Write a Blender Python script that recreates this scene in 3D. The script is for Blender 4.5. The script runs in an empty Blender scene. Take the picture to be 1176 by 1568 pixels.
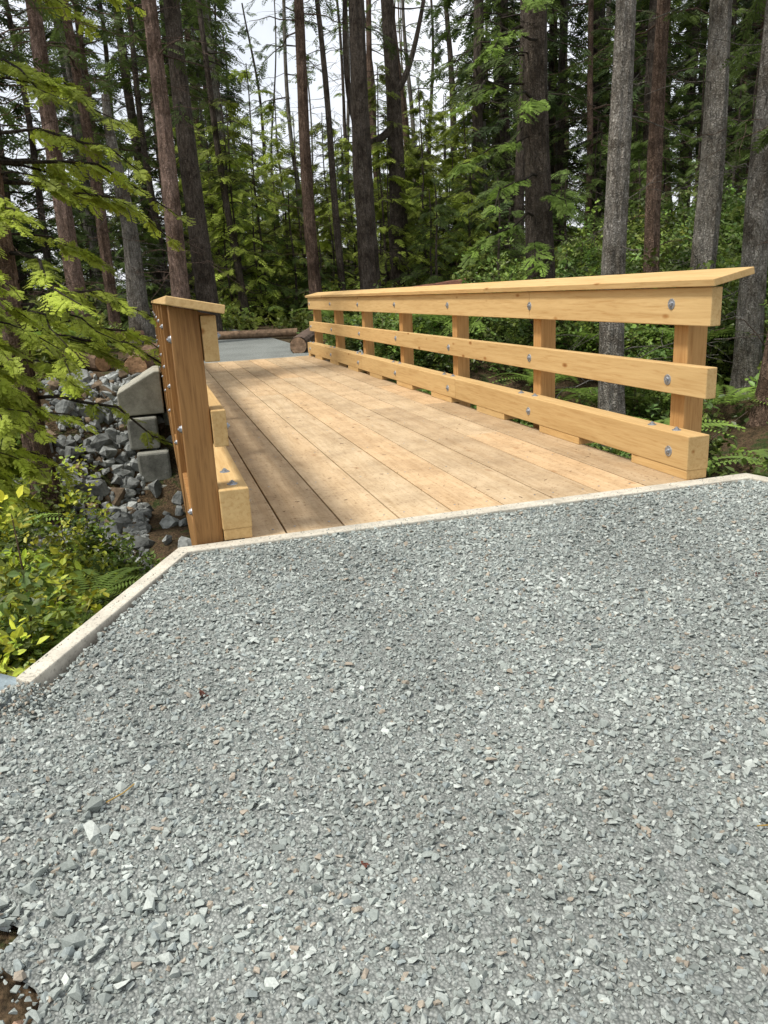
import bpy, bmesh, math, numpy as np
from mathutils import Vector, Matrix
rng = np.random.default_rng(7)
scene = bpy.context.scene
COL = scene.collection

# ------------------------------------------------------------------ materials
def new_mat(name):
    m = bpy.data.materials.new(name); m.use_nodes = True
    nt = m.node_tree; nt.nodes.clear()
    out = nt.nodes.new('ShaderNodeOutputMaterial')
    return m, nt, out
def N(nt, typ, **kw):
    n = nt.nodes.new(typ)
    for k, v in kw.items():
        if k in n.inputs.keys(): n.inputs[k].default_value = v
        else: setattr(n, k, v)
    return n
def L(nt, a, b): nt.links.new(a, b)
def ramp(nt, fac, stops):
    r = nt.nodes.new('ShaderNodeValToRGB')
    els = r.color_ramp.elements
    while len(els) < len(stops): els.new(0.5)
    for e, (p, c) in zip(els, stops):
        e.position = p; e.color = (c[0], c[1], c[2], 1)
    L(nt, fac, r.inputs['Fac']); return r.outputs['Color']
def mul(nt, a, b, fac=1.0, mode='MULTIPLY'):
    m = nt.nodes.new('ShaderNodeMix'); m.data_type = 'RGBA'; m.blend_type = mode
    if isinstance(fac, (int, float)): m.inputs[0].default_value = fac
    else: L(nt, fac, m.inputs[0])
    for s, v in ((6, a), (7, b)):
        if isinstance(v, tuple): m.inputs[s].default_value = (*v, 1)
        else: L(nt, v, m.inputs[s])
    return m.outputs[2]
def principled(nt, out, rough=0.8, spec=0.3):
    p = nt.nodes.new('ShaderNodeBsdfPrincipled')
    p.inputs['Roughness'].default_value = rough
    p.inputs['Specular IOR Level'].default_value = spec
    L(nt, p.outputs[0], out.inputs[0]); return p
def bump(nt, h, strength, dist, p):
    b = N(nt, 'ShaderNodeBump'); b.inputs['Strength'].default_value = strength
    b.inputs['Distance'].default_value = dist
    L(nt, h, b.inputs['Height']); L(nt, b.outputs[0], p.inputs['Normal'])

def wood_mat(name, axis, light, dark, knots=0.9, dirt=0.0, grainmix=0.6, tint=((0.82, 0.79, 0.75), (1.0, 0.93, 0.85))):
    m, nt, out = new_mat(name)
    tc = N(nt, 'ShaderNodeTexCoord'); oi = N(nt, 'ShaderNodeObjectInfo')
    sc = N(nt, 'ShaderNodeVectorMath', operation='SCALE'); sc.inputs[0].default_value = (37, 91, 53)
    L(nt, oi.outputs['Random'], sc.inputs['Scale'])
    add = N(nt, 'ShaderNodeVectorMath', operation='ADD')
    L(nt, tc.outputs['Object'], add.inputs[0]); L(nt, sc.outputs[0], add.inputs[1])
    mp = N(nt, 'ShaderNodeMapping')
    s = [1, 1, 1]; s[axis] = 0.06
    mp.inputs['Scale'].default_value = s
    L(nt, add.outputs[0], mp.inputs[0])
    g1 = N(nt, 'ShaderNodeTexNoise', Scale=60.0, Detail=6.0, Roughness=0.6, Distortion=0.6); L(nt, mp.outputs[0], g1.inputs['Vector'])
    g2 = N(nt, 'ShaderNodeTexNoise', Scale=9.0, Detail=3.0, Distortion=1.5); L(nt, mp.outputs[0], g2.inputs['Vector'])
    c = ramp(nt, g1.outputs[0], [(0.3, dark), (0.5, tuple((a*1.4+b*.6)/2 for a, b in zip(light, dark))), (0.7, light)])
    c2 = ramp(nt, g2.outputs[0], [(0.3, (0.80, 0.74, 0.66)), (0.6, (1, 1, 1))])
    c = mul(nt, c, c2, grainmix)
    t = ramp(nt, oi.outputs['Random'], [(0, tint[0]), (0.5, (1, 1, 1)), (1, tint[1])])
    c = mul(nt, c, t, 0.9)
    if knots:
        mk = N(nt, 'ShaderNodeMapping'); k = [7.5, 7.5, 7.5]; k[axis] = 3.0
        mk.inputs['Scale'].default_value = k; L(nt, add.outputs[0], mk.inputs[0])
        v = N(nt, 'ShaderNodeTexVoronoi', Scale=1.0); L(nt, mk.outputs[0], v.inputs['Vector'])
        kc = ramp(nt, v.outputs['Distance'], [(0.04, (0.36, 0.21, 0.11)), (0.09, (0.62, 0.45, 0.30)), (0.16, (1, 1, 1))])
        sp = N(nt, 'ShaderNodeSeparateColor'); L(nt, v.outputs['Color'], sp.inputs[0])
        gt = N(nt, 'ShaderNodeMath', operation='GREATER_THAN'); L(nt, sp.outputs[0], gt.inputs[0]); gt.inputs[1].default_value = 0.62
        gm = N(nt, 'ShaderNodeMath', operation='MULTIPLY'); L(nt, gt.outputs[0], gm.inputs[0]); gm.inputs[1].default_value = knots
        c = mul(nt, c, kc, gm.outputs[0])
    if dirt:
        d = N(nt, 'ShaderNodeTexNoise', Scale=2.3, Detail=9.0, Roughness=0.75); L(nt, tc.outputs['Object'], d.inputs['Vector'])
        dc = ramp(nt, d.outputs[0], [(0.36, (0.72, 0.70, 0.68)), (0.56, (1, 1, 1))])
        c = mul(nt, c, dc, dirt)
        f = N(nt, 'ShaderNodeTexNoise', Scale=38.0, Detail=5.0, Roughness=.7); L(nt, tc.outputs['Object'], f.inputs['Vector'])
        fc = ramp(nt, f.outputs[0], [(0.35, (0.50, 0.40, 0.30)), (0.43, (1, 1, 1))])
        c = mul(nt, c, fc, dirt)
    p = principled(nt, out, 0.75, 0.2); L(nt, c, p.inputs['Base Color'])
    bump(nt, g1.outputs[0], 0.35, 0.004, p)
    return m
WOOD_Y = wood_mat('timber_along', 1, (0.61, 0.43, 0.20), (0.48, 0.305, 0.125))
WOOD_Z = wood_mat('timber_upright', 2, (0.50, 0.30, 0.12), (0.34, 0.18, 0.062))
WOOD_ZD = wood_mat('timber_upright_dark', 2, (0.36, 0.20, 0.075), (0.19, 0.095, 0.035))  # darker tone of the upright timber, for left posts and girders
DECKM = wood_mat('deck_timber', 1, (0.565, 0.44, 0.285), (0.45, 0.335, 0.20), knots=0.5, dirt=0.9, grainmix=.6, tint=((0.74, 0.70, 0.66), (1.04, 0.94, 0.84)))

def attr_mat(name, rough=0.85, nscale=3.0, ncon=0.35, bscale=None, bstr=0.5, bdist=0.01, stretch=None, transl=0.0, spec=0.2, big=None, flakes=None):
    m, nt, out = new_mat(name)
    a = N(nt, 'ShaderNodeAttribute', attribute_name='col')
    tc = N(nt, 'ShaderNodeTexCoord'); vec = tc.outputs['Object']
    if stretch:
        mp = N(nt, 'ShaderNodeMapping'); mp.inputs['Scale'].default_value = stretch; L(nt, vec, mp.inputs[0]); vec = mp.outputs[0]
    n = N(nt, 'ShaderNodeTexNoise', Scale=nscale, Detail=6.0, Roughness=0.65); L(nt, vec, n.inputs['Vector'])
    lo = 1 - ncon; c = ramp(nt, n.outputs[0], [(0.32, (lo, lo, lo)), (0.66, (1 + ncon*0.6,)*3)])
    c = mul(nt, a.outputs['Color'], c)
    if big:
        n2 = N(nt, 'ShaderNodeTexNoise', Scale=big[0], Detail=4.0); L(nt, tc.outputs['Object'], n2.inputs['Vector'])
        c = mul(nt, c, ramp(nt, n2.outputs[0], [(0.38, (big[1],)*3), (0.60, (1, 1, 1))]))
    p = principled(nt, out, rough, spec)
    hgt = None
    if bscale:
        nb = N(nt, 'ShaderNodeTexNoise', Scale=bscale, Detail=5.0); L(nt, vec, nb.inputs['Vector']); hgt = nb.outputs[0]
    if flakes:
        nd = N(nt, 'ShaderNodeTexNoise', Scale=9.0, Detail=4.0); L(nt, tc.outputs['Object'], nd.inputs['Vector'])
        mv = mul(nt, vec, nd.outputs['Color'], 0.22, 'ADD')
        v = N(nt, 'ShaderNodeTexVoronoi', Scale=flakes, feature='DISTANCE_TO_EDGE'); L(nt, mv, v.inputs['Vector'])
        c = mul(nt, c, ramp(nt, v.outputs['Distance'], [(0.0, (.38, .34, .31)), (0.12, (.78, .75, .73)), (0.3, (1.08, 1.08, 1.08))]), .8)
        n3 = N(nt, 'ShaderNodeTexNoise', Scale=2.2, Detail=5.0, Roughness=.7); L(nt, tc.outputs['Object'], n3.inputs['Vector'])
        c = mul(nt, c, ramp(nt, n3.outputs[0], [(0.38, (.5, .47, .41)), (0.5, (.9, .9, .85)), (0.66, (1.25, 1.27, 1.25))]))
        ad = N(nt, 'ShaderNodeMath', operation='MULTIPLY_ADD'); L(nt, v.outputs['Distance'], ad.inputs[0]); ad.inputs[1].default_value = 1.5; L(nt, hgt, ad.inputs[2]); hgt = ad.outputs[0]
    L(nt, c, p.inputs['Base Color'])
    if hgt is not None: bump(nt, hgt, bstr, bdist, p)
    if transl:
        t = N(nt, 'ShaderNodeBsdfTranslucent'); L(nt, c, t.inputs['Color'])
        mx = N(nt, 'ShaderNodeMixShader'); mx.inputs[0].default_value = transl
        L(nt, p.outputs[0], mx.inputs[1]); L(nt, t.outputs[0], mx.inputs[2]); L(nt, mx.outputs[0], out.inputs[0])
    return m
BARK = attr_mat('bark', 0.9, 24.0, 0.6, bscale=34.0, bstr=1.0, bdist=0.03, stretch=(1, 1, 0.24), flakes=21.0)
LEAF = attr_mat('foliage', 0.6, 1.5, 0.35, transl=0.4, spec=0.25)
BROAD = attr_mat('broad_leaves', 0.45, 2.0, 0.35, transl=0.35, spec=0.4)
ROCK = attr_mat('rock', 0.85, 7.0, 0.5, bscale=14.0, bstr=0.7, bdist=0.03)
STONE = attr_mat('gravel_stone', 0.9, 160.0, 0.2, big=(1.1, 0.82), spec=.1)
LOGM = attr_mat('log_wood', 0.9, 10.0, 0.5, bscale=20.0, bstr=0.8, bdist=0.02)

def gravel_bed():
    m, nt, out = new_mat('gravel_bed')
    tc = N(nt, 'ShaderNodeTexCoord')
    v = N(nt, 'ShaderNodeTexVoronoi', Scale=130.0); L(nt, tc.outputs['Object'], v.inputs['Vector'])
    sp = N(nt, 'ShaderNodeSeparateColor'); L(nt, v.outputs['Color'], sp.inputs[0])
    c = ramp(nt, sp.outputs[0], [(0, (0.20, 0.215, 0.20)), (0.5, (0.28, 0.30, 0.28)), (1, (0.38, 0.40, 0.375))])
    n = N(nt, 'ShaderNodeTexNoise', Scale=1.1, Detail=4.0); L(nt, tc.outputs['Object'], n.inputs['Vector'])
    c = mul(nt, c, ramp(nt, n.outputs[0], [(0.38, (0.84,)*3), (0.60, (1, 1, 1))]))
    e = ramp(nt, v.outputs['Distance'], [(0.2, (1, 1, 1)), (0.8, (0.6, 0.6, 0.6))])
    c = mul(nt, c, e)
    p = principled(nt, out, 0.9, 0.1); L(nt, c, p.inputs['Base Color'])
    inv = N(nt, 'ShaderNodeMath', operation='SUBTRACT'); inv.inputs[0].default_value = 1; L(nt, v.outputs['Distance'], inv.inputs[1])
    bump(nt, inv.outputs[0], 0.9, 0.008, p)
    return m
BED = gravel_bed()
def soil():
    m, nt, out = new_mat('forest_floor')
    tc = N(nt, 'ShaderNodeTexCoord')
    n = N(nt, 'ShaderNodeTexNoise', Scale=3.0, Detail=9.0, Roughness=0.75); L(nt, tc.outputs['Object'], n.inputs['Vector'])
    c = ramp(nt, n.outputs[0], [(0.3, (0.02, 0.018, 0.010)), (0.44, (0.05, 0.038, 0.023)), (0.52, (0.085, 0.06, 0.038)), (0.60, (0.035, 0.05, 0.018))])
    n3 = N(nt, 'ShaderNodeTexNoise', Scale=40.0, Detail=4.0); L(nt, tc.outputs['Object'], n3.inputs['Vector'])
    c = mul(nt, c, ramp(nt, n3.outputs[0], [(0.35, (.5, .5, .5)), (0.65, (1.6, 1.5, 1.4))]))
    p = principled(nt, out, 0.95, 0.1); L(nt, c, p.inputs['Base Color'])
    n2 = N(nt, 'ShaderNodeTexNoise', Scale=25.0, Detail=6.0); L(nt, tc.outputs['Object'], n2.inputs['Vector'])
    bump(nt, n2.outputs[0], 1.0, 0.04, p)
    return m
SOIL = soil()
def concrete(name, k, lo, hi):
    m, nt, out = new_mat(name)
    tc = N(nt, 'ShaderNodeTexCoord')
    n = N(nt, 'ShaderNodeTexNoise', Scale=k, Detail=9.0, Roughness=0.75); L(nt, tc.outputs['Object'], n.inputs['Vector'])
    c = ramp(nt, n.outputs[0], [(0.35, lo), (0.6, hi)])
    n2 = N(nt, 'ShaderNodeTexNoise', Scale=90.0, Detail=3.0); L(nt, tc.outputs['Object'], n2.inputs['Vector'])
    c = mul(nt, c, ramp(nt, n2.outputs[0], [(0.3, (0.6, 0.6, 0.6)), (0.45, (1, 1, 1))]))
    p = principled(nt, out, 0.9, 0.2); L(nt, c, p.inputs['Base Color']); bump(nt, n2.outputs[0], 0.5, 0.003, p)
    return m
CONC = concrete('concrete', 6.0, (0.36, 0.335, 0.275), (0.54, 0.505, 0.42))
CONCB = concrete('concrete_weathered', 3.5, (0.15, 0.15, 0.13), (0.33, 0.33, 0.29))
def metal():
    m, nt, out = new_mat('galvanised_steel')
    tc = N(nt, 'ShaderNodeTexCoord'); n = N(nt, 'ShaderNodeTexNoise', Scale=60.0, Detail=3.0); L(nt, tc.outputs['Object'], n.inputs['Vector'])
    p = principled(nt, out, 0.5, 0.5); L(nt, ramp(nt, n.outputs[0], [(.35, (.27, .29, .31)), (.65, (.45, .47, .5))]), p.inputs['Base Color']); p.inputs['Metallic'].default_value = 0.8
    return m
METAL = metal()

# ------------------------------------------------------------------ mesh accumulator
class Acc:
    def __init__(s): s.V = []; s.Lp = []; s.Lt = []; s.C = []; s.M = []; s.n = 0
    def add(s, v, loops, totals, col, mat=0):
        v = np.asarray(v, np.float32); k = len(v)
        s.V.append(v); s.Lp.append(np.asarray(loops, np.int64) + s.n); s.Lt.append(np.asarray(totals, np.int32))
        c = np.asarray(col, np.float32)
        if c.ndim == 1: c = np.tile(c, (k, 1))
        s.C.append(c); s.M.append(np.full(len(totals), mat, np.int32)); s.n += k
    def build(s, name, mats, smooth=False, parent=None):
        V = np.concatenate(s.V); Lp = np.concatenate(s.Lp).astype(np.int32); Lt = np.concatenate(s.Lt); C = np.concatenate(s.C); M = np.concatenate(s.M)
        me = bpy.data.meshes.new(name)
        me.vertices.add(len(V)); me.vertices.foreach_set('co', V.ravel())
        me.loops.add(len(Lp)); me.loops.foreach_set('vertex_index', Lp)
        st = np.zeros(len(Lt), np.int32); st[1:] = np.cumsum(Lt)[:-1]
        me.polygons.add(len(Lt)); me.polygons.foreach_set('loop_start', st)
        try: me.polygons.foreach_set('loop_total', Lt)
        except Exception: pass
        for m in mats: me.materials.append(m)
        me.polygons.foreach_set('material_index', M)
        me.update(calc_edges=True)
        a = me.attributes.new('col', 'FLOAT_COLOR', 'POINT')
        a.data.foreach_set('color', np.concatenate([C, np.ones((len(C), 1), np.float32)], 1).ravel())
        me.polygons.foreach_set('use_smooth', np.full(len(Lt), smooth))
        ob = bpy.data.objects.new(name, me); COL.objects.link(ob)
        if parent: ob.parent = parent
        return ob

def scatter(acc, tmpl, P, R, S, C, mat=0, vjit=0.15):
    tv, tl, tt = tmpl; n = len(P); k = len(tv)
    if n == 0: return
    v = np.einsum('nij,kj->nki', R, tv) * np.asarray(S)[:, None, None] + P[:, None, :]
    loops = (tl[None, :] + (np.arange(n) * k)[:, None]).ravel()
    c = np.repeat(C[:, None, :], k, 1) * (1 + vjit * rng.uniform(-1, 1, (n, k, 1)))
    acc.add(v.reshape(-1, 3), loops, np.tile(tt, n), c.reshape(-1, 3), mat)

def frames(D, roll=0.5):
    D = D / np.linalg.norm(D, axis=1, keepdims=True)
    up = np.tile([0, 0, 1.0], (len(D), 1)) + rng.normal(0, roll, D.shape)
    Z = up - (up * D).sum(1, keepdims=True) * D; Z /= np.linalg.norm(Z, axis=1, keepdims=True)
    Y = np.cross(Z, D)
    return np.stack([D, Y, Z], 2)
def rand_rot(n):
    q = rng.normal(size=(n, 4)); q /= np.linalg.norm(q, axis=1, keepdims=True); w, x, y, z = q.T
    return np.stack([np.stack([1-2*(y*y+z*z), 2*(x*y-z*w), 2*(x*z+y*w)], 1),
                     np.stack([2*(x*y+z*w), 1-2*(x*x+z*z), 2*(y*z-x*w)], 1),
                     np.stack([2*(x*z-y*w), 2*(y*z+x*w), 1-2*(x*x+y*y)], 1)], 1)

# templates
def kite(vs, lp, a, b, w):
    a = np.array(a, float); b = np.array(b, float); d = b - a; s = np.cross(d, [0, 0, 1]); nn = np.linalg.norm(s); s = s / (nn + 1e-9) * w
    m = a + d * 0.45; i = len(vs)
    vs += [a, m + s, b, m - s]; lp += [i, i+1, i+2, i+3]
def spray_t(pairs, w, seed):
    r = np.random.default_rng(seed); vs = []; lp = []
    for i in range(pairs):
        t = 0.08 + 0.85 * i / pairs; z = -0.22 * t * t
        for sd in (-1, 1):
            ln = 0.42 * (1 - t * 0.75) * r.uniform(0.7, 1.15); an = math.radians(r.uniform(40, 62)) * sd
            kite(vs, lp, (t, 0, z), (t + ln*math.cos(an), ln*math.sin(an), z - 0.10*ln - r.uniform(0, .12)*ln), w)
    kite(vs, lp, (0, 0, 0), (1.0, 0, -0.25), w * 0.6)
    return np.array(vs), np.array(lp), np.full(len(lp)//4, 4)
def spray_fine(seed):
    r = np.random.default_rng(seed); vs = []; lp = []
    for i in range(8):
        t = 0.05 + 0.9 * i / 8; z = -0.25 * t * t
        for sd in (-1, 1):
            ln = 0.50 * (1 - t * 0.65) * r.uniform(0.65, 1.2); an = math.radians(r.uniform(34, 60)) * sd; cz = r.uniform(-.35, 0)
            a = np.array((t, 0, z)); d = np.array((math.cos(an), math.sin(an), cz)) * ln
            kite(vs, lp, a, a + d, 0.018)
            for j in range(4):
                q = a + d * (0.2 + 0.2 * j)
                for s2 in (-1, 1):
                    a2 = an + s2 * math.radians(r.uniform(28, 45)); l2 = ln * 0.42 * (1 - j * 0.16) * r.uniform(.7, 1.2)
                    kite(vs, lp, q, q + np.array((math.cos(a2), math.sin(a2), cz - r.uniform(0, .2))) * l2, 0.026)
    kite(vs, lp, (0, 0, 0), (1.0, 0, -0.27), 0.012)
    return np.array(vs), np.array(lp), np.full(len(lp)//4, 4)
def fern_t(seed):
    r = np.random.default_rng(seed); vs = []; lp = []
    for i in range(18):
        t = 0.12 + 0.85*i/18; z = 0.55*t - 0.75*t*t
        for sd in (-1, 1):
            ln = 0.20*math.sin(math.pi*min(1, t*.8+.2))*r.uniform(.85, 1.1) + .02
            kite(vs, lp, (t, 0, z), (t + .04, sd*ln, z - .02), 0.02)
    return np.array(vs), np.array(lp), np.full(len(lp)//4, 4)
SPR = [spray_t(7, 0.035, i) for i in range(4)]
SPF = [spray_t(5, 0.06, 20 + i) for i in range(3)]
FINE = [spray_fine(40 + i) for i in range(5)]
FERN = [fern_t(50 + i) for i in range(2)]
def clump_t(nl, ls, seed):
    r = np.random.default_rng(seed); vs = []; lp = []
    for i in range(nl):
        c = r.normal(0, 0.32, 3); d = r.normal(size=3); d[2] = d[2]*0.5 + 0.1; d /= np.linalg.norm(d)
        u = np.array([0, 0, 1.0]) + r.normal(0, 0.45, 3); s = np.cross(d, u); s /= np.linalg.norm(s); u = np.cross(s, d)
        l = ls * r.uniform(0.7, 1.2); w = l * 0.30; k = len(vs)
        vs += [c, c + d*l*0.35 + s*w + u*w*0.3, c + d*l*0.75 + s*w*0.7 + u*w*0.25, c + d*l, c + d*l*0.75 - s*w*0.7 + u*w*0.25, c + d*l*0.35 - s*w + u*w*0.3, c + d*l*0.5]
        lp += [k, k+1, k+2, k+6, k+6, k+2, k+3, k+4, k, k+6, k+4, k+5]
    return np.array(vs), np.array(lp), np.full(len(lp)//4, 4)
CLP = [clump_t(8, 0.55, 60 + i) for i in range(5)]
def hull_t(n, flat, seed):
    r = np.random.default_rng(seed); bm = bmesh.new()
    p = r.normal(size=(n, 3)); p /= np.linalg.norm(p, axis=1, keepdims=True); p *= np.array([1, r.uniform(.6, .9), flat]) * r.uniform(.85, 1.1, (n, 1)) * 0.5
    for q in p: bm.verts.new(q)
    bmesh.ops.convex_hull(bm, input=bm.verts)
    bm.verts.ensure_lookup_table()
    loose = [v for v in bm.verts if not v.link_faces]
    if loose: bmesh.ops.delete(bm, geom=loose, context='VERTS')
    bm.verts.index_update()
    vs = np.array([v.co[:] for v in bm.verts]); lp = []; tt = []
    for f in bm.faces: lp += [v.index for v in f.verts]; tt.append(len(f.verts))
    bm.free(); return vs, np.array(lp), np.array(tt)
CHIP = [hull_t(9, 0.50 + 0.05 * (i % 5), 100 + i) for i in range(14)]
BOUL = [hull_t(13 if i < 5 else 22, 0.7, 200 + i) for i in range(8)]

def tube(acc, pts, rad, sides, col, mat=0, rough=0.0, caps=False):
    pts = np.asarray(pts, float); n = len(pts); rad = np.asarray(rad, float)
    T = np.gradient(pts, axis=0); T /= np.linalg.norm(T, axis=1, keepdims=True)
    ref = np.array([1.0, 0, 0]) if abs(T[0][0]) < 0.9 else np.array([0, 1.0, 0])
    A = np.cross(T, ref); A /= np.linalg.norm(A, axis=1, keepdims=True); B = np.cross(T, A)
    th = np.linspace(0, 2*math.pi, sides, endpoint=False)
    rr = np.repeat(rad[:, None], sides, 1)
    if rough:
        ridge = rng.normal(0, rough, sides)
        w = rng.normal(0, rough, (n, sides)); w = (w + np.roll(w, 1, 0) + np.roll(w, -1, 0)) / 2
        rr = rr * (1 + ridge[None] + w * 0.7)
    v = pts[:, None] + rr[..., None] * (np.cos(th)[None, :, None] * A[:, None] + np.sin(th)[None, :, None] * B[:, None])
    i = np.arange(n-1)[:, None] * sides; j = np.arange(sides)[None]; j2 = (j + 1) % sides
    q = np.stack([i + j, i + j2, i + sides + j2, i + sides + j], -1).reshape(-1, 4)
    c = np.asarray(col)[None] * (1 + rng.uniform(-.12, .12, (n*sides, 1)))
    lp = list(q.ravel()); tt = [4] * len(q)
    if caps:
        lp += list(range(sides))[::-1] + list(range((n-1)*sides, n*sides)); tt += [sides, sides]
    acc.add(v.reshape(-1, 3), lp, tt, c, mat)

# ------------------------------------------------------------------ terrain
def sm(t): t = np.clip(t, 0, 1); return t*t*(3-2*t)
def zg(x, y): return -0.012 - 0.20 * sm((3.7 - y) / 3.4) - 0.035 * np.abs(x - 1.4) * sm((3.6 - y) / 1.5) * sm((x+.9)/1.2) + 0.012*np.sin(x*2.3+1)*np.sin(y*2.9)*sm((3.7-y)/.6)
def XL(y): return np.where(y > 2.62, -0.55 + (y - 2.62) / 1.25 * 0.60, -0.55 - (2.62 - y) * 3.0)
def XR(y): return np.where(y > 2.5, 3.36 + (3.87 - y) * 0.45, 3.98 + (2.5 - y) * 0.9)
def hz(x, y):
    near = zg(x, np.minimum(y, 3.8)) - 0.05
    left = sm((XL(np.minimum(y, 3.87)) - x + 0.05) / 0.6) * (0.30 + 0.25 * sm((y - 2.0) / 1.5)) * sm((y + 1) / 2.0)
    right = sm((x - XR(np.minimum(y, 3.87))) / 0.8) * 0.35
    near = near - left - right
    far = 0.045 * np.clip(y - 16, 0, 40) - 0.06 + 2.2 * sm((x - 7.5) / 9) * sm((y - 6) / 6) + 0.9 * sm((-x - 2) / 8)*sm((y-14)/8)
    far = np.where((x > -0.3) & (x < 4.0) & (y > 15.2) & (y < 23), np.minimum(far, 0.045 * np.clip(y-16, 0, 20) - 0.06), far)
    depth = 2.1 - 0.9 * sm((x - 4) / 5)
    gul = np.where(y < 9, -depth * sm((y - 4.05) / 3.6), -depth * sm((15.8 - y) / (2.4 + 1.8*sm((x-3)/2) + 1.5*sm((-x-.6)/1.5))))
    base = np.where(y < 9, near * (1 - sm((y - 4) / 4)), far)
    z = base + np.where((y > 3.95), gul - 0.45 * sm((y - 3.9) / 0.12) * sm((7.5 - y) / 3), 0)
    rough = sm((np.abs(x - 1.6) - 2.3) / 1.5) + sm((y - 4.2) / 1) * sm((15 - y) / 1) + sm((y - 24) / 3)
    z = z + np.clip(rough, 0, 1) * (0.10 * np.sin(x*1.7 + y*0.6) * np.sin(y*1.3 - x*0.4) + 0.05 * np.sin(x*4.1) * np.sin(y*3.7))
    return z
def hzf(x, y): return float(hz(np.array(x), np.array(y)))
def grid(name, xs, ys, fn, mat):
    X, Y = np.meshgrid(xs, ys); Z = fn(X, Y); v = np.stack([X, Y, Z], -1).reshape(-1, 3)
    nx = len(xs); i, j = np.meshgrid(np.arange(len(ys)-1), np.arange(nx-1), indexing='ij')
    q = np.stack([i*nx+j, i*nx+j+1, (i+1)*nx+j+1, (i+1)*nx+j], -1).reshape(-1, 4)
    a = Acc(); a.add(v, q.ravel(), [4]*len(q), (0.5, 0.5, 0.5)); return a.build(name, [mat], smooth=True)
xs = np.concatenate([[-600, -250, -120, -70], np.arange(-45, -6, 1.2), np.arange(-6, 12, 0.12), np.arange(12, 60, 1.2), [75, 120, 250, 600]])
ys = np.concatenate([[-600, -200, -60, -25], np.arange(-12, -1, 1.0), np.arange(-1, 18, 0.12), np.arange(18, 70, 1.2), [80, 100, 115, 160, 300, 900]])
grid('ground', xs, ys, hz, SOIL)
def path_sheet(name, ys, fl, fr, fz, nx):
    V = []
    for y in ys:
        l, r = fl(y), fr(y)
        x = np.linspace(l, r, nx); V.append(np.stack([x, np.full(nx, y), fz(x, np.full(nx, y))], 1))
    V = np.concatenate(V); i, j = np.meshgrid(np.arange(len(ys)-1), np.arange(nx-1), indexing='ij')
    q = np.stack([i*nx+j, i*nx+j+1, (i+1)*nx+j+1, (i+1)*nx+j], -1).reshape(-1, 4)
    a = Acc(); a.add(V, q.ravel(), [4]*len(q), (.5, .5, .5)); return a.build(name, [BED], smooth=True)
def soil_edge(y): return -0.42 - 0.04*np.sin(y*13) - 0.03*np.sin(y*29) - 1.6*sm((y - 1.62)/.35)
def gl(y):
    l = float(XL(y)) + 0.05
    return max(l, -2.2, float(soil_edge(y)) if y < 2.0 else -9)
path_sheet('gravel_path', np.concatenate([np.linspace(-5, .5, 20), np.linspace(.55, 3.79, 120)]), gl, lambda y: float(XR(y)) - 0.05, zg, 90)
path_sheet('gravel_path', np.linspace(15.9, 30, 60), lambda y: 0.15 - 0.02*(y-16)**1.6 if y > 16 else .15, lambda y: 3.3 - 0.03*(y-16)**1.7 if y > 16 else 3.3,
           lambda x, y: 0.045*np.clip(y-16, 0, 20) - 0.02, 20)
def stones():
    a = Acc(); n = 155000
    x = rng.uniform(-1.9, 4.6, n); y = rng.uniform(0.25, 3.80, n)
    k = (x > XL(y) + 0.03) & (x < XR(y) - 0.04) & (x < 1.2 + y*1.15)
    k &= ~((x < soil_edge(y) + rng.normal(0, .05, n)) & (y < 2.0) & (rng.random(n) < 0.85))
    x, y = x[k], y[k]; n = len(x)
    s = np.exp(rng.normal(math.log(0.0153), 0.40, n)); s = np.clip(s, 0.006, 0.038)
    left = (x < -0.05) & (y < 2.1) & (rng.random(n) < 0.06); s[left] *= 1.9
    z = zg(x, y) + s * rng.uniform(0.0, 0.28, n)
    pal = np.array([(.305, .335, .31), (.375, .405, .375), (.235, .26, .24), (.45, .48, .445), (.34, .295, .235), (.275, .31, .30)])
    ci = rng.choice(6, n, p=[.36, .27, .15, .10, .045, .075]); C = pal[ci] * rng.uniform(.87, 1.13, (n, 1))
    d = rng.normal(size=(n, 3)); d[:, 2] *= 0.28; R = frames(d, 0.36)
    w = rng.integers(0, len(CHIP), n); P = np.stack([x, y, z], 1)
    for i in range(len(CHIP)):
        m = w == i; scatter(a, CHIP[i], P[m], R[m], s[m], C[m], 0, 0.03)
    n2 = 260; t = rng.random(n2)
    xx = np.where(t < .7, rng.uniform(.1, 3.3, n2), -0.56 + (rng.random(n2))*.6); yy = np.where(t < .7, rng.uniform(3.77, 3.86, n2), 2.66 + (xx + .56)/.6*1.16)
    P = np.stack([xx, yy, np.full(n2, .008)], 1)
    scatter(a, CHIP[3], P, rand_rot(n2), rng.uniform(.004, .012, n2), pal[rng.choice(6, n2)], 0, 0.03)
    # stones heaped against the end of the wing wall
    n3 = 500; xx = -0.57 + rng.normal(0, .07, n3); yy = 2.60 + rng.normal(0, .05, n3); hh = .07*np.exp(-((xx+.57)**2/.012 + (yy-2.60)**2/.006))
    scatter(a, CHIP[5], np.stack([xx, yy, zg(xx, yy) + hh*rng.uniform(.2, 1, n3)], 1), rand_rot(n3), rng.uniform(.01, .026, n3), pal[rng.choice(6, n3)], 0, .03)
    return a.build('gravel_stones', [STONE])
stones()

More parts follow.
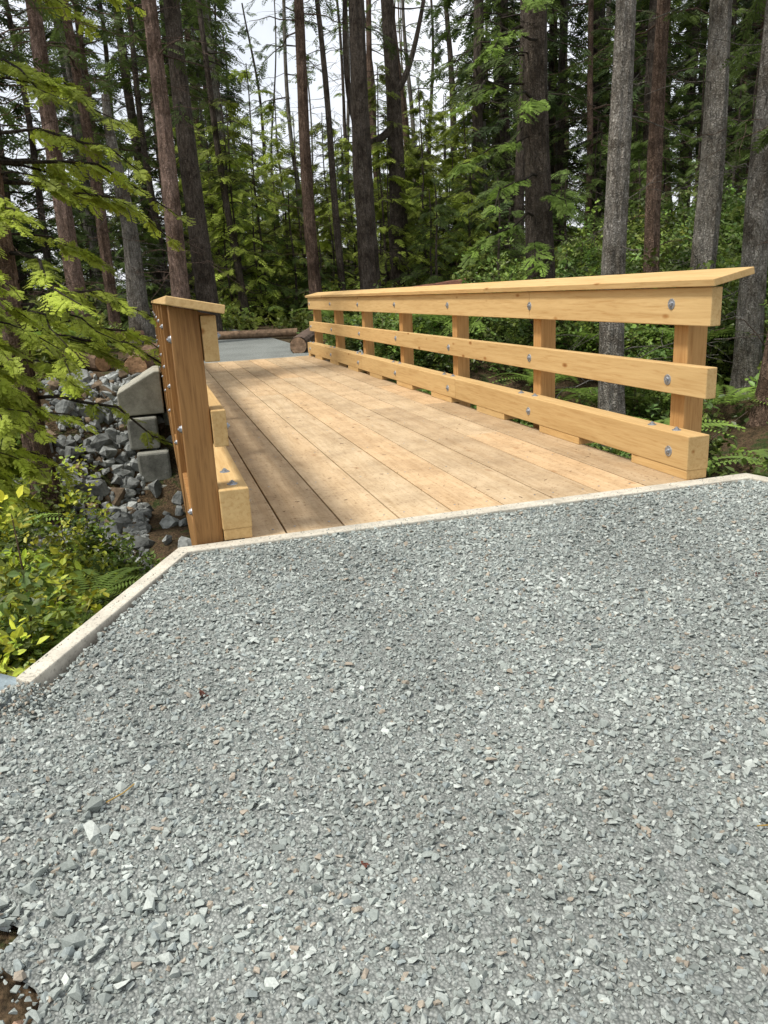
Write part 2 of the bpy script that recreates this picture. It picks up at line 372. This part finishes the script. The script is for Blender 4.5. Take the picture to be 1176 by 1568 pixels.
# ------------------------------------------------------------------ bridge
bridge = bpy.data.objects.new('wooden_footbridge', None); COL.objects.link(bridge)
def solid(name, sec, y0, y1, mat, parent, bev=0.004):
    bm = bmesh.new()
    a = [bm.verts.new((x, y0, z)) for x, z in sec]; b = [bm.verts.new((x, y1, z)) for x, z in sec]
    bm.faces.new(a[::-1]); bm.faces.new(b); n = len(sec)
    for i in range(n): bm.faces.new((a[i], a[(i+1) % n], b[(i+1) % n], b[i]))
    bmesh.ops.recalc_face_normals(bm, faces=bm.faces)
    if bev: bmesh.ops.bevel(bm, geom=bm.edges[:], offset=bev, segments=2, profile=0.5, affect='EDGES')
    me = bpy.data.meshes.new(name); bm.to_mesh(me); bm.free(); me.materials.append(mat)
    ob = bpy.data.objects.new(name, me); COL.objects.link(ob); ob.parent = parent; return ob
def rect(x0, x1, z0, z1): return [(x0, z0), (x1, z0), (x1, z1), (x0, z1)]
Y0, Y1 = 3.885, 15.82
pw = 0.31
for i in range(10):
    x0 = 0.245 + i*pw; x1 = x0 + pw
    if i == 9: x1 = 3.06
    if i == 0: x0 = 0.33
    cuts = [Y0] + sorted(rng.choice([5.99, 7.91, 9.83, 11.75, 13.67], 1 if i % 2 else 2, replace=False).tolist()) + [Y1]
    for a, b in zip(cuts[:-1], cuts[1:]):
        solid('deck_plank', rect(x0 + 0.0045, x1 - 0.0045, -0.075, rng.uniform(-.0015, .0015)), a + 0.003, b - 0.003, DECKM, bridge, 0.003)
for gx in (0.10, 1.0, 1.7, 2.4, 3.00):
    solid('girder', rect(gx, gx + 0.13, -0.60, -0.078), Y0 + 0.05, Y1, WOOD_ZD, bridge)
posts_y = [4.15, 6.07, 7.99, 9.91, 11.83, 13.75, 15.62]
postL_y = [3.925] + posts_y[1:]
bolts = Acc()
def disc(acc, c, axis, r, h, sides=20):
    c = np.array(c, float); d = np.zeros(3); d[abs(axis)-1] = math.copysign(1, axis)
    tube(acc, [c, c + d*h], [r, r*0.96], sides, (0.5, 0.5, 0.5), caps=True)
def bolt(c, axis, r=.034):
    disc(bolts, c, axis, r, 0.004); d = np.zeros(3); d[abs(axis)-1] = math.copysign(1, axis)
    disc(bolts, np.array(c) + d*0.004, axis, 0.016, 0.010, 6); disc(bolts, np.array(c) + d*0.014, axis, 0.007, 0.007, 8)
def side(sgn, py):
    K = 3.0 if sgn > 0 else 0.38
    X = lambda d: K + sgn*d
    def R(d0, d1, z0, z1): a, b = sorted((X(d0), X(d1))); return rect(a, b, z0, z1)
    for a, b in ((3.895, 7.70), (7.706, 11.54), (11.546, 15.8)):
        solid('kerb_timber', R(0, 0.15, 0.058, 0.268), a, b, WOOD_Y, bridge, 0.006)
    slots = [(4.48 + 1.33*i, 5.17 + 1.33*i) for i in range(9)]
    prev = 3.90
    for s0, s1 in slots:
        if s0 > 15.5: break
        solid('kerb_block', R(0.004, 0.146, 0.002, 0.058), prev, s0, WOOD_Y, bridge, 0.003); prev = min(s1, 15.6)
    solid('kerb_block', R(0.004, 0.146, 0.002, 0.058), prev, 15.78, WOOD_Y, bridge, 0.003)
    rs = 3.86 if sgn > 0 else 3.90
    for z0, z1, cuts in ((0.49, 0.672, [rs, 9.98, 15.84]), (0.908, 1.126, [rs, 6.14, 11.90, 15.84])):
        for a, b in zip(cuts[:-1], cuts[1:]):
            solid('rail_board', R(0.074, 0.146, z0, z1), a + 0.0025, b - 0.0025, WOOD_Y, bridge, 0.005)
    for a, b in ((3.80, 7.0), (7.0, 11.6), (11.6, 15.9)):
        sec = [(X(0.04), 1.130), (X(0.305), 1.186), (X(0.297), 1.226), (X(0.032), 1.170)]
        if sgn < 0: sec = sec[::-1]
        solid('cap_board', sec, a + 0.0025, b - 0.0025, WOOD_Y, bridge, 0.004)
    for y in py:
        sec = [(X(0.150), -0.42), (X(0.290), -0.42), (X(0.290), 1.180), (X(0.150), 1.150)]
        if sgn < 0: sec = sec[::-1]
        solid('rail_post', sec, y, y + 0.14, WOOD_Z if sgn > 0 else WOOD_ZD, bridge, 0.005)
        yc = y + 0.07
        for z in (0.58, 1.02): bolt((X(0.074), yc + rng.uniform(-.01, .01), z + rng.uniform(-.012, .012)), -sgn)
        bolt((X(0.0), yc - (0.14 if sgn > 0 else -.1), 0.15), -sgn)
        if sgn > 0: bolt((X(0.07), yc + 0.14, 0.268), 3, .028); bolt((X(0.08), yc - 0.10, 0.268), 3, .028)
        else: bolt((X(0.07), yc + 0.02, 0.268), 3, .028); bolt((X(0.08), yc + 0.34, 0.268), 3, .028)
        for z in (0.15, 0.58, 1.02): bolt((X(0.290), yc, z), sgn, .021)
side(1, posts_y); side(-1, postL_y)
bolts.build('bolts', [METAL], parent=bridge)
scr = Acc()
for y in np.arange(4.0, 15.8, 0.96):
    for i in range(10):
        for dx in (0.06, 0.25):
            x = 0.245 + i*pw + dx
            if 0.40 < x < 2.98: disc(scr, (x, y + rng.uniform(-.02, .02), 0.0015), 3, 0.006, 0.0012, 8)
scr.build('deck_screws', [METAL], parent=bridge)

def slab(name, poly, z0, z1s, mat, bev=0.01):
    bm = bmesh.new(); b = [bm.verts.new((x, y, z0)) for x, y in poly]; t = [bm.verts.new((x, y, z)) for (x, y), z in zip(poly, z1s)]
    bm.faces.new(b[::-1]); bm.faces.new(t); n = len(poly)
    for i in range(n): bm.faces.new((b[i], b[(i+1) % n], t[(i+1) % n], t[i]))
    bmesh.ops.recalc_face_normals(bm, faces=bm.faces)
    bmesh.ops.bevel(bm, geom=bm.edges[:], offset=bev, segments=2, profile=0.5, affect='EDGES')
    me = bpy.data.meshes.new(name); bm.to_mesh(me); bm.free(); me.materials.append(mat)
    ob = bpy.data.objects.new(name, me); COL.objects.link(ob); return ob
slab('concrete_abutment', [(0.045, 3.79), (3.36, 3.77), (4.05, 2.3), (4.17, 2.34), (3.42, 3.88), (0.0, 3.88), (-0.600, 2.72), (-0.545, 2.66)],
     -1.6, [0.006, 0.006, -0.10, -0.10, 0.006, 0.006, -0.030, -0.030], CONC, .006)
slab('concrete_abutment', [(-0.05, 15.86), (3.5, 15.86), (3.5, 16.1), (-0.05, 16.1)], -2.6, [-0.01]*4, CONCB)
solid('concrete_wing_wall', [(-0.70, -0.70), (0.06, -0.70), (0.06, 0.04), (-0.04, 0.04), (-0.70, -0.30)], 14.3, 15.60, concrete('concrete_wing', 4.0, (.24, .235, .19), (.42, .405, .34)), None, .02)
solid('concrete_block', rect(-0.60, -0.08, -1.30, -0.74), 14.22, 15.5, CONCB, None, .04)
solid('concrete_block', rect(-0.50, 0.05, -1.88, -1.34), 14.05, 15.4, CONCB, None, .04)
solid('concrete_block', rect(-0.66, -0.02, -2.5, -1.92), 13.95, 15.4, CONCB, None, .04)
solid('concrete_block', rect(0.02, 0.5, -2.5, -.74), 14.7, 15.8, CONCB, None, .04)

# ------------------------------------------------------------------ rocks, logs
def rocks(name, pts, cols):
    a = Acc()
    for (x, y, z, s), c in zip(pts, cols):
        scatter(a, BOUL[rng.integers(8)], np.array([[x, y, z]]), rand_rot(1), np.array([s]), np.array([c]), 0, 0.08)
    return a.build(name, [ROCK])
pts = []
for i in range(2300):
    x = -0.45 - abs(rng.normal(0, 1.0)); y = rng.uniform(9.8, 15.6); s = float(np.clip(np.exp(rng.normal(math.log(.13), .55)), .05, .55))
    pts.append((x, y, hzf(x, y) + s*0.08, s))
for i in range(160):
    x = rng.uniform(-0.5, 3.2); y = rng.uniform(8, 15.5); s = rng.uniform(.1, .4); pts.append((x, y, hzf(x, y) + s*.1, s))
for i in range(120):
    x = rng.uniform(3.3, 4.4); y = rng.uniform(12.5, 16.2); s = rng.uniform(.08, .3); pts.append((x, y, hzf(x, y) + s*.15, s))
rocks('riprap_rocks', pts, [np.array((.27, .285, .275) if rng.random() < .85 else (.2, .15, .1))*rng.uniform(.5, 1.35) for _ in pts])
rocks('boulder', [(-0.86, 3.30, -0.42, 0.62), (-1.25, 3.15, -.42, .55)], [(.22, .27, .29)]*2)
rocks('bank_rocks', [(-0.50, 1.72, -.2, .07), (-0.42, 1.62, -.2, .05), (-.36, 1.75, -.2, .045), (-.3, 1.55, -.2, .05), (-.52, 1.5, -.2, .06), (-.2, 1.85, -.19, .04), (-.44, 1.42, -.23, .06), (-.40, 1.5, -.22, .035), (-.47, 1.6, -.22, .04)],
      [(.30, .33, .33), (.36, .30, .24), (.26, .29, .31), (.34, .33, .30), (.30, .21, .15), (.28, .28, .28), (.30, .20, .14), (.2, .14, .09), (.22, .15, .1)])
def log(name, p0, p1, r, bark, endc):
    a = Acc(); p0 = np.array(p0, float); p1 = np.array(p1, float)
    pts = [p0 + (p1-p0)*t for t in np.linspace(0, 1, 14)]
    tube(a, pts, np.full(14, r) * (1 + rng.uniform(-.05, .05, 14)), 18, bark, rough=0.04)
    d = (p1-p0)/np.linalg.norm(p1-p0)
    for p, s in ((p0, -1), (p1, 1)):
        tube(a, [p + d*s*0.004, p + d*s*0.006], [r*0.93, r*0.9], 18, endc, caps=True)
    return a.build(name, [LOGM], smooth=False)
log('cut_log', (-0.36, 15.75, 0.02), (0.0, 18.2, 0.12), 0.23, (.16, .10, .065), (.42, .26, .15))
log('cut_log', (-0.95, 16.2, 0.12), (-1.9, 18.4, 0.30), 0.18, (.13, .085, .055), (.36, .22, .12))
log('cut_log', (2.95, 16.6, 0.16), (3.7, 18.8, 0.25), 0.19, (.12, .085, .065), (.30, .2, .13))
log('fallen_log', (0.6, 21.0, 0.30), (3.6, 20.2, 0.28), 0.10, (.24, .16, .10), (.3, .18, .1))
log('fallen_log', (-2.6, 20.6, 0.55), (-0.2, 21.4, 0.40), 0.12, (.17, .10, .07), (.3, .18, .1))
log('fallen_log', (5.2, 19.4, 1.0), (7.6, 18.6, 1.25), 0.13, (.15, .07, .045), (.2, .1, .06))

# ------------------------------------------------------------------ trees
def branch_sprays(acc, p, d, Lb, n, ssize, col, tmpls, droop=0.25, mat=1, r0=None, bark=(.05, .04, .03), t0=0.2):
    m = 6; ts = np.linspace(0, 1, m); pts = p[None] + d[None]*(ts*Lb)[:, None]; pts[:, 2] -= droop*Lb*ts**2
    pts[1:] += rng.normal(0, 0.03*Lb, (m-1, 3))
    r0 = r0 or 0.012*Lb + 0.004
    tube(acc, pts, np.linspace(r0, r0*0.25, m), 5, bark, 0)
    if n <= 0: return
    t = rng.uniform(t0, 1.0, n); P = np.stack([np.interp(t, ts, pts[:, k]) for k in range(3)], 1)
    tang = pts[-1] - pts[0]; tang /= np.linalg.norm(tang); sidev = np.cross(tang, [0, 0, 1]); sidev /= np.linalg.norm(sidev) + 1e-6
    sg = rng.choice([-1, 1], n); an = np.radians(rng.uniform(10, 70, n))
    D = tang[None]*np.cos(an)[:, None] + sidev[None]*(np.sin(an)*sg)[:, None]; D[:, 2] -= rng.uniform(0.0, 0.45, n)
    R = frames(D, 0.3); S = ssize*rng.uniform(.6, 1.25, n)
    C = np.array(col)[None]*rng.uniform(.6, 1.4, (n, 1))
    w = rng.integers(0, len(tmpls), n)
    for i in range(len(tmpls)):
        k = w == i; scatter(acc, tmpls[i], P[k], R[k], S[k], C[k], mat)
def tree(acc, x, y, r, H, lean=(0, 0), c0=4.0, nb=40, bl=2.2, ss=0.5, spn=8, green=(.05, .075, .02), bark=(.12, .09, .07), tm=SPR, dead=10, sides=14, z0=None, wob=0.04):
    z = hzf(x, y) - 0.3 if z0 is None else z0
    nr = max(6, int(H/0.4)); t = np.linspace(0, 1, nr)
    ph = rng.uniform(0, 6, 2)
    pts = np.stack([x + lean[0]*t*H + wob*np.sin(t*9+ph[0]), y + lean[1]*t*H + wob*np.sin(t*7+ph[1]), z + t*H], 1)
    rad = r*(1 - 0.7*t) * (1 + 0.55*np.exp(-t*H/0.45))
    tube(acc, pts, rad, sides, bark, 0, rough=0.06)
    at = lambda h: np.array([np.interp(h, t*H, pts[:, k]) for k in range(3)])
    for i in range(dead):
        h = rng.uniform(1.2, min(H, c0 + 5)); a = rng.uniform(0, 6.28); d = np.array([math.cos(a), math.sin(a), rng.uniform(-.3, .35)])
        Ld = rng.uniform(.4, 1.9); p0 = at(h)
        branch_sprays(acc, p0, d, Ld, 0, 0, green, tm, droop=rng.uniform(-.1, .3), r0=0.011, bark=np.array(bark)*0.8)
        if dead > 15:
            for q in range(3):
                u = rng.uniform(.3, .9); d2 = d + rng.normal(0, .6, 3)
                branch_sprays(acc, p0 + d*Ld*u - np.array([0, 0, .08*Ld*u*u]), d2, Ld*.35, 0, 0, green, tm, droop=.1, r0=.006, bark=np.array(bark)*0.8)
    for i in range(nb):
        h = c0 + (H - c0)*rng.random(); a = rng.uniform(0, 6.28)
        Lb = bl*(1 - 0.65*(h-c0)/(H-c0))*rng.uniform(.5, 1.15); d = np.array([math.cos(a), math.sin(a), rng.uniform(-.15, .25)])
        branch_sprays(acc, at(h), d, Lb, spn, ss, green, tm, droop=rng.uniform(.15, .4), bark=np.array(bark)*0.7)
    return at
MT = [BARK, LEAF]
RB = (.25, .175, .145); GB = (.25, .235, .215); DB = (.11, .09, .075); BB = (.19, .13, .10)
GN = (.09, .13, .035)
specs = [
 ('cedar_tree', -1.83, 12.7, .21, 14, (-.008, 0), BB, 5, 26, 1.8),
 ('hemlock_tree', -1.55, 21, .21, 18, (-.012, 0), RB, 6, 34, 2.2),
 ('hemlock_tree', -0.80, 21.5, .14, 17, (-.02, 0), BB, 5.5, 30, 2.0),
 ('cedar_tree', -0.15, 22, .30, 6.2, (-.03, 0), GB, 5.4, 4, .8),
 ('hemlock_tree', 0.84, 20, .23, 18, (-.004, 0), RB, 5.5, 36, 2.3),
 ('cedar_tree', 1.55, 22.4, .29, 18, (-.004, 0), DB, 5, 34, 2.4),
 ('hemlock_tree', 2.9, 25, .12, 15, (-.06, 0), DB, 5, 24, 1.8),
 ('cedar_tree', 4.9, 24, .19, 18, (.012, 0), BB, 8, 22, 2.0),
 ('fir_tree', 6.4, 23, .32, 19, (-.006, 0), DB, 7.5, 26, 2.2),
 ('hemlock_tree', 6.2, 25.5, .13, 16, (-.035, 0), DB, 8, 18, 1.6),
 ('fir_tree', 7.75, 15, .30, 17, (-.008, 0), DB, 4.4, 30, 2.4),
 ('fir_tree', 6.95, 10.9, .20, 15, (-.006, 0), GB, 7.0, 26, 1.8),
 ('cedar_tree', 9.9, 14.3, .17, 15, (.0, 0), BB, 5.5, 28, 2.0),
 ('cedar_tree', 10.0, 13.0, .24, 15, (.02, 0), GB, 5.5, 22, 1.9),
 ('fir_tree', 9.75, 11.2, .24, 14, (-.005, 0), GB, 6, 22, 1.8),
 ('cedar_tree', 9.0, 9.9, .20, 5, (.08, 0), BB, 4.6, 3, .6)]
for nm, x, y, r, H, ln, bk, c0, nb, bl in specs:
    a = Acc(); tree(a, x, y, r, H, ln, c0, nb, bl, 0.5, 9, GN, bk, dead=34 if y > 18 else 20, sides=18, wob=.05)
    if (x, y) == (7.75, 15):
        for h, az, Lb in ((2.4, 3.6, 2.2), (3.2, 3.9, 2.4), (3.9, 3.4, 2.0), (2.0, 4.2, 2.0), (4.5, 4.1, 2.2), (1.3, 3.8, 2.6), (1.0, 3.3, 2.4), (4.9, 3.1, 1.8), (2.9, 4.6, 1.6), (5.6, 3.7, 2.2), (6.2, 4.2, 2.0)):
            branch_sprays(a, np.array([x, y, h]), np.array([math.cos(az), math.sin(az), .05]), Lb, 26, .34, (.20, .30, .055), FINE, droop=.35, t0=.35)
    if (x, y) == (-1.83, 12.7):
        for k in range(34):
            h = rng.uniform(-.2, 6.0); az = rng.uniform(3.6, 6.9)
            branch_sprays(a, np.array([x, y, h]), np.array([math.cos(az), math.sin(az), .1]), rng.uniform(1.2, 2.6), 24, .34, (.36, .43, .06), FINE, droop=.4, t0=.3)
    a.build(nm, MT)
a = Acc(); tree(a, 8.3, 26, .34, 14, (-.01, 0), 9, 16, 2.0, .5, 8, GN, DB, dead=16, sides=16)
th = np.linspace(0, 1, 14)
c = np.array([8.2, 25.9, 6.2]); pts = np.stack([c[0] - 1.5*np.sin(th*1.9), c[1] - .3*th, c[2] - .9*np.sin(th*math.pi) + 3.6*th**2.2], 1); tube(a, pts, np.linspace(.13, .07, 14), 10, DB)
pts = np.stack([c[0] + 1.3*th, c[1] - .2*th, c[2] + 1.0 + 3.4*th**1.5 - .3*np.sin(th*math.pi)], 1); tube(a, pts, np.linspace(.12, .05, 14), 10, DB)
a.build('forked_cedar_tree', MT)
a = Acc(); at = tree(a, -1.85, 8.2, .05, 5.0, (-.02, 0), 9, 0, 1, bark=DB, dead=4, sides=8)
for k in range(60):
    h = rng.uniform(1.9, 4.9); az = rng.uniform(-1.9, 1.3)
    branch_sprays(a, at(h), np.array([math.cos(az), math.sin(az), .12]), rng.uniform(.5, 1.5)*(1.15 - .1*h), 24, .20, (.38, .46, .06), FINE, droop=.5, t0=.2)
a.build('cedar_sapling', MT)

# distant forest mass
a = Acc(); cnt = 0
while cnt < 170:
    y = rng.uniform(24, 62); x = rng.uniform(-0.32*y - 3, 1.15*y + 2); s = x/y
    gap = 0.12 < s < 0.40
    if gap and rng.random() < 0.62: continue
    if -0.6 < x < 4.5 and y < 30: continue
    cnt += 1
    g = np.array([(.085, .125, .032), (.12, .17, .04), (.06, .095, .03)][rng.integers(3)])
    H = rng.uniform(15, 22)
    bk = [DB, BB, DB, GB][rng.integers(4)]
    if gap:
        tree(a, x, y, rng.uniform(.07, .2), H, (rng.normal(0, .035), 0), 7.0, 22, 2.2, .42, 7, g*1.3, bk, SPF, dead=16, sides=8, wob=.15)
    else:
        tree(a, x, y, rng.uniform(.10, .30), H, (rng.normal(0, .02), 0), rng.uniform(1.5, 4.5), 52, 2.6, .64, 9, g, bk, SPF, dead=5, sides=8, wob=.08)
for i in range(110):
    y = rng.uniform(25, 50); s = rng.uniform(0.05, 0.46); x = s*y
    tree(a, x, y, .05, rng.uniform(3.5, 8) , (0, 0), .3, 36, 1.6, .42, 9, np.array((.36, .44, .075))*rng.uniform(.4, 1.3), DB, SPF, dead=0, sides=5)  # clearing growth: sunlight painted in as a brighter yellow-green leaf colour
for i in range(60):
    y = rng.uniform(32, 60); s = rng.uniform(-0.35, 0.12); x = s*y
    tree(a, x, y, .05, rng.uniform(3, 7) , (0, 0), .2, 36, 1.8, .5, 9, np.array((.16, .22, .05))*rng.uniform(.5, 1.4), DB, SPF, dead=0, sides=5)
for i in range(75):
    y = rng.uniform(19, 30); x = rng.uniform(-9, 26)
    if -1.6 < x < 5.0 and y < 25: continue
    tree(a, x, y, .05, rng.uniform(2.5, 6), (0, 0), .3, 34, 1.5, .40, 8, np.array((.12, .18, .042))*rng.uniform(.6, 1.3), DB, SPR, dead=0, sides=5)
a.build('distant_forest', MT)

# undergrowth
def bush(acc, x, y, R, Hh, n, ls, col, z=None):
    zb = hzf(x, y) if z is None else z
    d = rng.normal(size=(n, 3)); d /= np.linalg.norm(d, axis=1, keepdims=True); d[:, 2] = np.abs(d[:, 2])
    rr = rng.uniform(.35, 1.05, (n, 1)); P = np.array([x, y, zb])[None] + d*rr*np.array([R, R, Hh])[None]*(1 + .2*np.sin(d[:, :1]*7 + d[:, 1:2]*5))
    C = np.array(col)[None]*rng.uniform(.5, 1.5, (n, 1)); C = C*np.stack([rng.uniform(.85, 1.25, n), np.ones(n), rng.uniform(.7, 1.1, n)], 1)
    az = rng.uniform(0, 6.28, n)
    Rr = frames(np.stack([np.cos(az), np.sin(az), rng.uniform(-.2, .2, n)], 1), .35); S = ls*rng.uniform(.7, 1.3, n); w = rng.integers(0, 5, n)
    for i in range(5): scatter(acc, CLP[i], P[w == i], Rr[w == i], S[w == i], C[w == i], 0)
    for i in range(6):
        q = P[rng.integers(n)]; tube(acc, [np.array([x, y, zb - .1]), (np.array([x, y, zb]) + q)/2 + rng.normal(0, .08, 3), q], [.012, .008, .004], 5, (.13, .09, .06))
def fern(acc, x, y, s, col, z=None):
    zb = hzf(x, y) if z is None else z
    n = 13; az = np.linspace(0, 6.28, n, endpoint=False) + rng.uniform(-.2, .2, n)
    R = frames(np.stack([np.cos(az), np.sin(az), np.full(n, .35)], 1), .1)
    P = np.tile([x, y, zb + .02], (n, 1)); C = np.array(col)[None]*rng.uniform(.7, 1.3, (n, 1))
    scatter(acc, FERN[0], P, R, s*rng.uniform(.8, 1.2, n), C, 0)
G1 = (.13, .20, .045); G2 = (.38, .46, .055); G3 = (.20, .27, .055)
a = Acc()
for i in range(150):
    y = rng.uniform(5.2, 19); x = rng.uniform(4.3, 17)
    bush(a, x, y, rng.uniform(.5, 1.0), rng.uniform(.7, 2.2 if x > 7 else .8), 120, .17 if x < 9 else .21, np.array(G1)*rng.uniform(.5, 1.7))
for i in range(50):
    y = rng.uniform(4.6, 17); x = rng.uniform(3.7, 5.2)
    bush(a, x, y, rng.uniform(.3, .6), rng.uniform(.3, .8), 90, .15, np.array(G1)*rng.uniform(.5, 1.3))
for i in range(120):
    y = rng.uniform(16.5, 27); x = rng.uniform(-9, 15)
    if -1.2 < x < 4.2 and y < 23.5: continue
    bush(a, x, y, rng.uniform(.5, 1.1), rng.uniform(.4, 1.2), 90, .24, np.array(G3)*rng.uniform(.35, 1.2))
a.build('undergrowth', [BROAD])
a = Acc()
for i in range(95):
    y = rng.uniform(4.7, 9.8); x = rng.uniform(-4.2, -.45)
    yel = rng.random() < (.75 if x < -1.0 else .25)
    bush(a, x, y, rng.uniform(.3, .55), rng.uniform(.5, 1.6 if x < -1.0 else .75), 120, .12, np.array(G2 if yel else G1)*rng.uniform(.6, 1.15))
for i in range(18):
    x = rng.uniform(-3.2, -1.0)
    bush(a, x, rng.uniform(3.6, 5.4), .38, .42, 110, .10, np.array(G2 if rng.random() < .45 else (.17, .15, .05)))
a.build('salal_bushes', [BROAD])
a = Acc()
for i in range(34):
    y = rng.uniform(9.5, 15.5); x = rng.uniform(-6.5, -2.0)
    bush(a, x, y, rng.uniform(.4, .8), rng.uniform(.5, 1.2), 110, .18, np.array(G3)*rng.uniform(.5, 1.3))
a.build('huckleberry_bushes', [BROAD])
a = Acc()
for x, y, s in ((-1.0, 5.6, .6), (-1.6, 6.6, .7), (-.8, 7.2, .6), (-2.0, 10.5, .7), (4.2, 6.2, .8), (4.6, 8.0, .9), (4.3, 9.6, .9), (5.0, 11.4, 1.0), (4.8, 13.4, 1.0), (5.6, 15.4, 1.1), (6.2, 16.8, 1.3), (6.8, 13.0, 1.1), (7.6, 12.0, 1.2), (6.4, 8.8, .9), (7.0, 7.2, .9), (-1.4, 17.5, .8), (-2.4, 18.5, .9), (5.2, 18.4, 1.2), (4.4, 19.8, 1.0), (8.4, 13.6, 1.3), (9.4, 12.2, 1.2), (8.8, 10.6, 1.1), (7.2, 17.4, 1.3), (8.2, 18.6, 1.3)):
    fern(a, x, y, s, (.19, .29, .055), hzf(x, y) + rng.uniform(.2, .8))
a.build('sword_ferns', [BROAD])
a = Acc()
for x, y, s in ((.03, 2.45, .05), (.9, 3.1, .02), (2.4, 2.6, .03), (1.9, 1.9, .02), (1.1, 2.2, .015), (.35, 1.6, .02)):
    scatter(a, CLP[0], np.array([[x, y, float(zg(np.array(x), np.array(y))) + .012]]), rand_rot(1), np.array([s]), np.array([(.16, .06, .04)]), 0)
n = 240; xx = rng.uniform(.45, 2.95, n); yy = rng.uniform(3.95, 15.5, n)
for x, y in zip(xx, yy):
    az = rng.uniform(0, 3.1); l = rng.uniform(.006, .03)
    tube(a, [(x, y, .004), (x + l*math.cos(az), y + l*math.sin(az), .004)], [.0016, .0012], 4, (.16, .10, .05))
for x, y, az in ((-.28, 2.02, .4), (2.9, 3.0, 1.2), (1.4, 1.3, 2.2)):
    z = float(zg(np.array(x), np.array(y))) + .012; tube(a, [(x, y, z), (x + .05*math.cos(az), y + .05*math.sin(az), z + .006), (x + .1*math.cos(az+.3), y + .1*math.sin(az+.3), z)], [.002]*3, 5, (.45, .30, .08))
a.build('leaf_litter', [BROAD])

# ------------------------------------------------------------------ light / world / camera
S = Vector((-0.46, -0.06, 0.87)).normalized()
w = bpy.data.worlds.new('World'); scene.world = w; w.use_nodes = True
nt = w.node_tree; nt.nodes.clear()
out = nt.nodes.new('ShaderNodeOutputWorld'); bg = nt.nodes.new('ShaderNodeBackground'); bg.inputs[1].default_value = 0.15
sky = nt.nodes.new('ShaderNodeTexSky'); sky.sky_type = 'NISHITA'; sky.sun_disc = False
sky.sun_elevation = math.asin(S.z); sky.sun_rotation = math.atan2(S.x, S.y); sky.dust_density = 4.0
tc = nt.nodes.new('ShaderNodeTexCoord'); nz = nt.nodes.new('ShaderNodeTexNoise'); nz.inputs['Scale'].default_value = 2.5; nz.inputs['Detail'].default_value = 6
nt.links.new(tc.outputs['Generated'], nz.inputs['Vector'])
rp = nt.nodes.new('ShaderNodeValToRGB'); rp.color_ramp.elements[0].position = .3; rp.color_ramp.elements[0].color = (.45,)*3 + (1,); rp.color_ramp.elements[1].position = .6; rp.color_ramp.elements[1].color = (.95,)*3 + (1,)
nt.links.new(nz.outputs[0], rp.inputs[0])
mx = nt.nodes.new('ShaderNodeMix'); mx.data_type = 'RGBA'; nt.links.new(rp.outputs[0], mx.inputs[0]); nt.links.new(sky.outputs[0], mx.inputs[6]); mx.inputs[7].default_value = (8.2, 8.4, 8.7, 1)
nt.links.new(mx.outputs[2], bg.inputs[0]); nt.links.new(bg.outputs[0], out.inputs[0])
sl = bpy.data.lights.new('sun', 'SUN'); sl.energy = 4.0; sl.angle = math.radians(8); sl.color = (1, .955, .88)
so = bpy.data.objects.new('sun', sl); COL.objects.link(so); so.rotation_euler = (-S).to_track_quat('-Z', 'Y').to_euler()

cam = bpy.data.cameras.new('camera'); co = bpy.data.objects.new('camera', cam); COL.objects.link(co)
fwd = Vector((0.2590, 0.9261, -0.2741)).normalized(); right = Vector((0.9579, -0.2825, -0.0493)); right = (right - right.dot(fwd)*fwd).normalized(); up = right.cross(fwd)
M = Matrix((right, up, -fwd)).transposed().to_4x4(); M.translation = Vector((0, 0, 1.2)); co.matrix_world = M
cam.sensor_fit = 'VERTICAL'; cam.sensor_height = 36; cam.lens = 27.32; cam.clip_end = 2000; cam.clip_start = 0.05
scene.camera = co
scene.view_settings.view_transform = 'Standard'; scene.view_settings.look = 'None'; scene.view_settings.exposure = 0
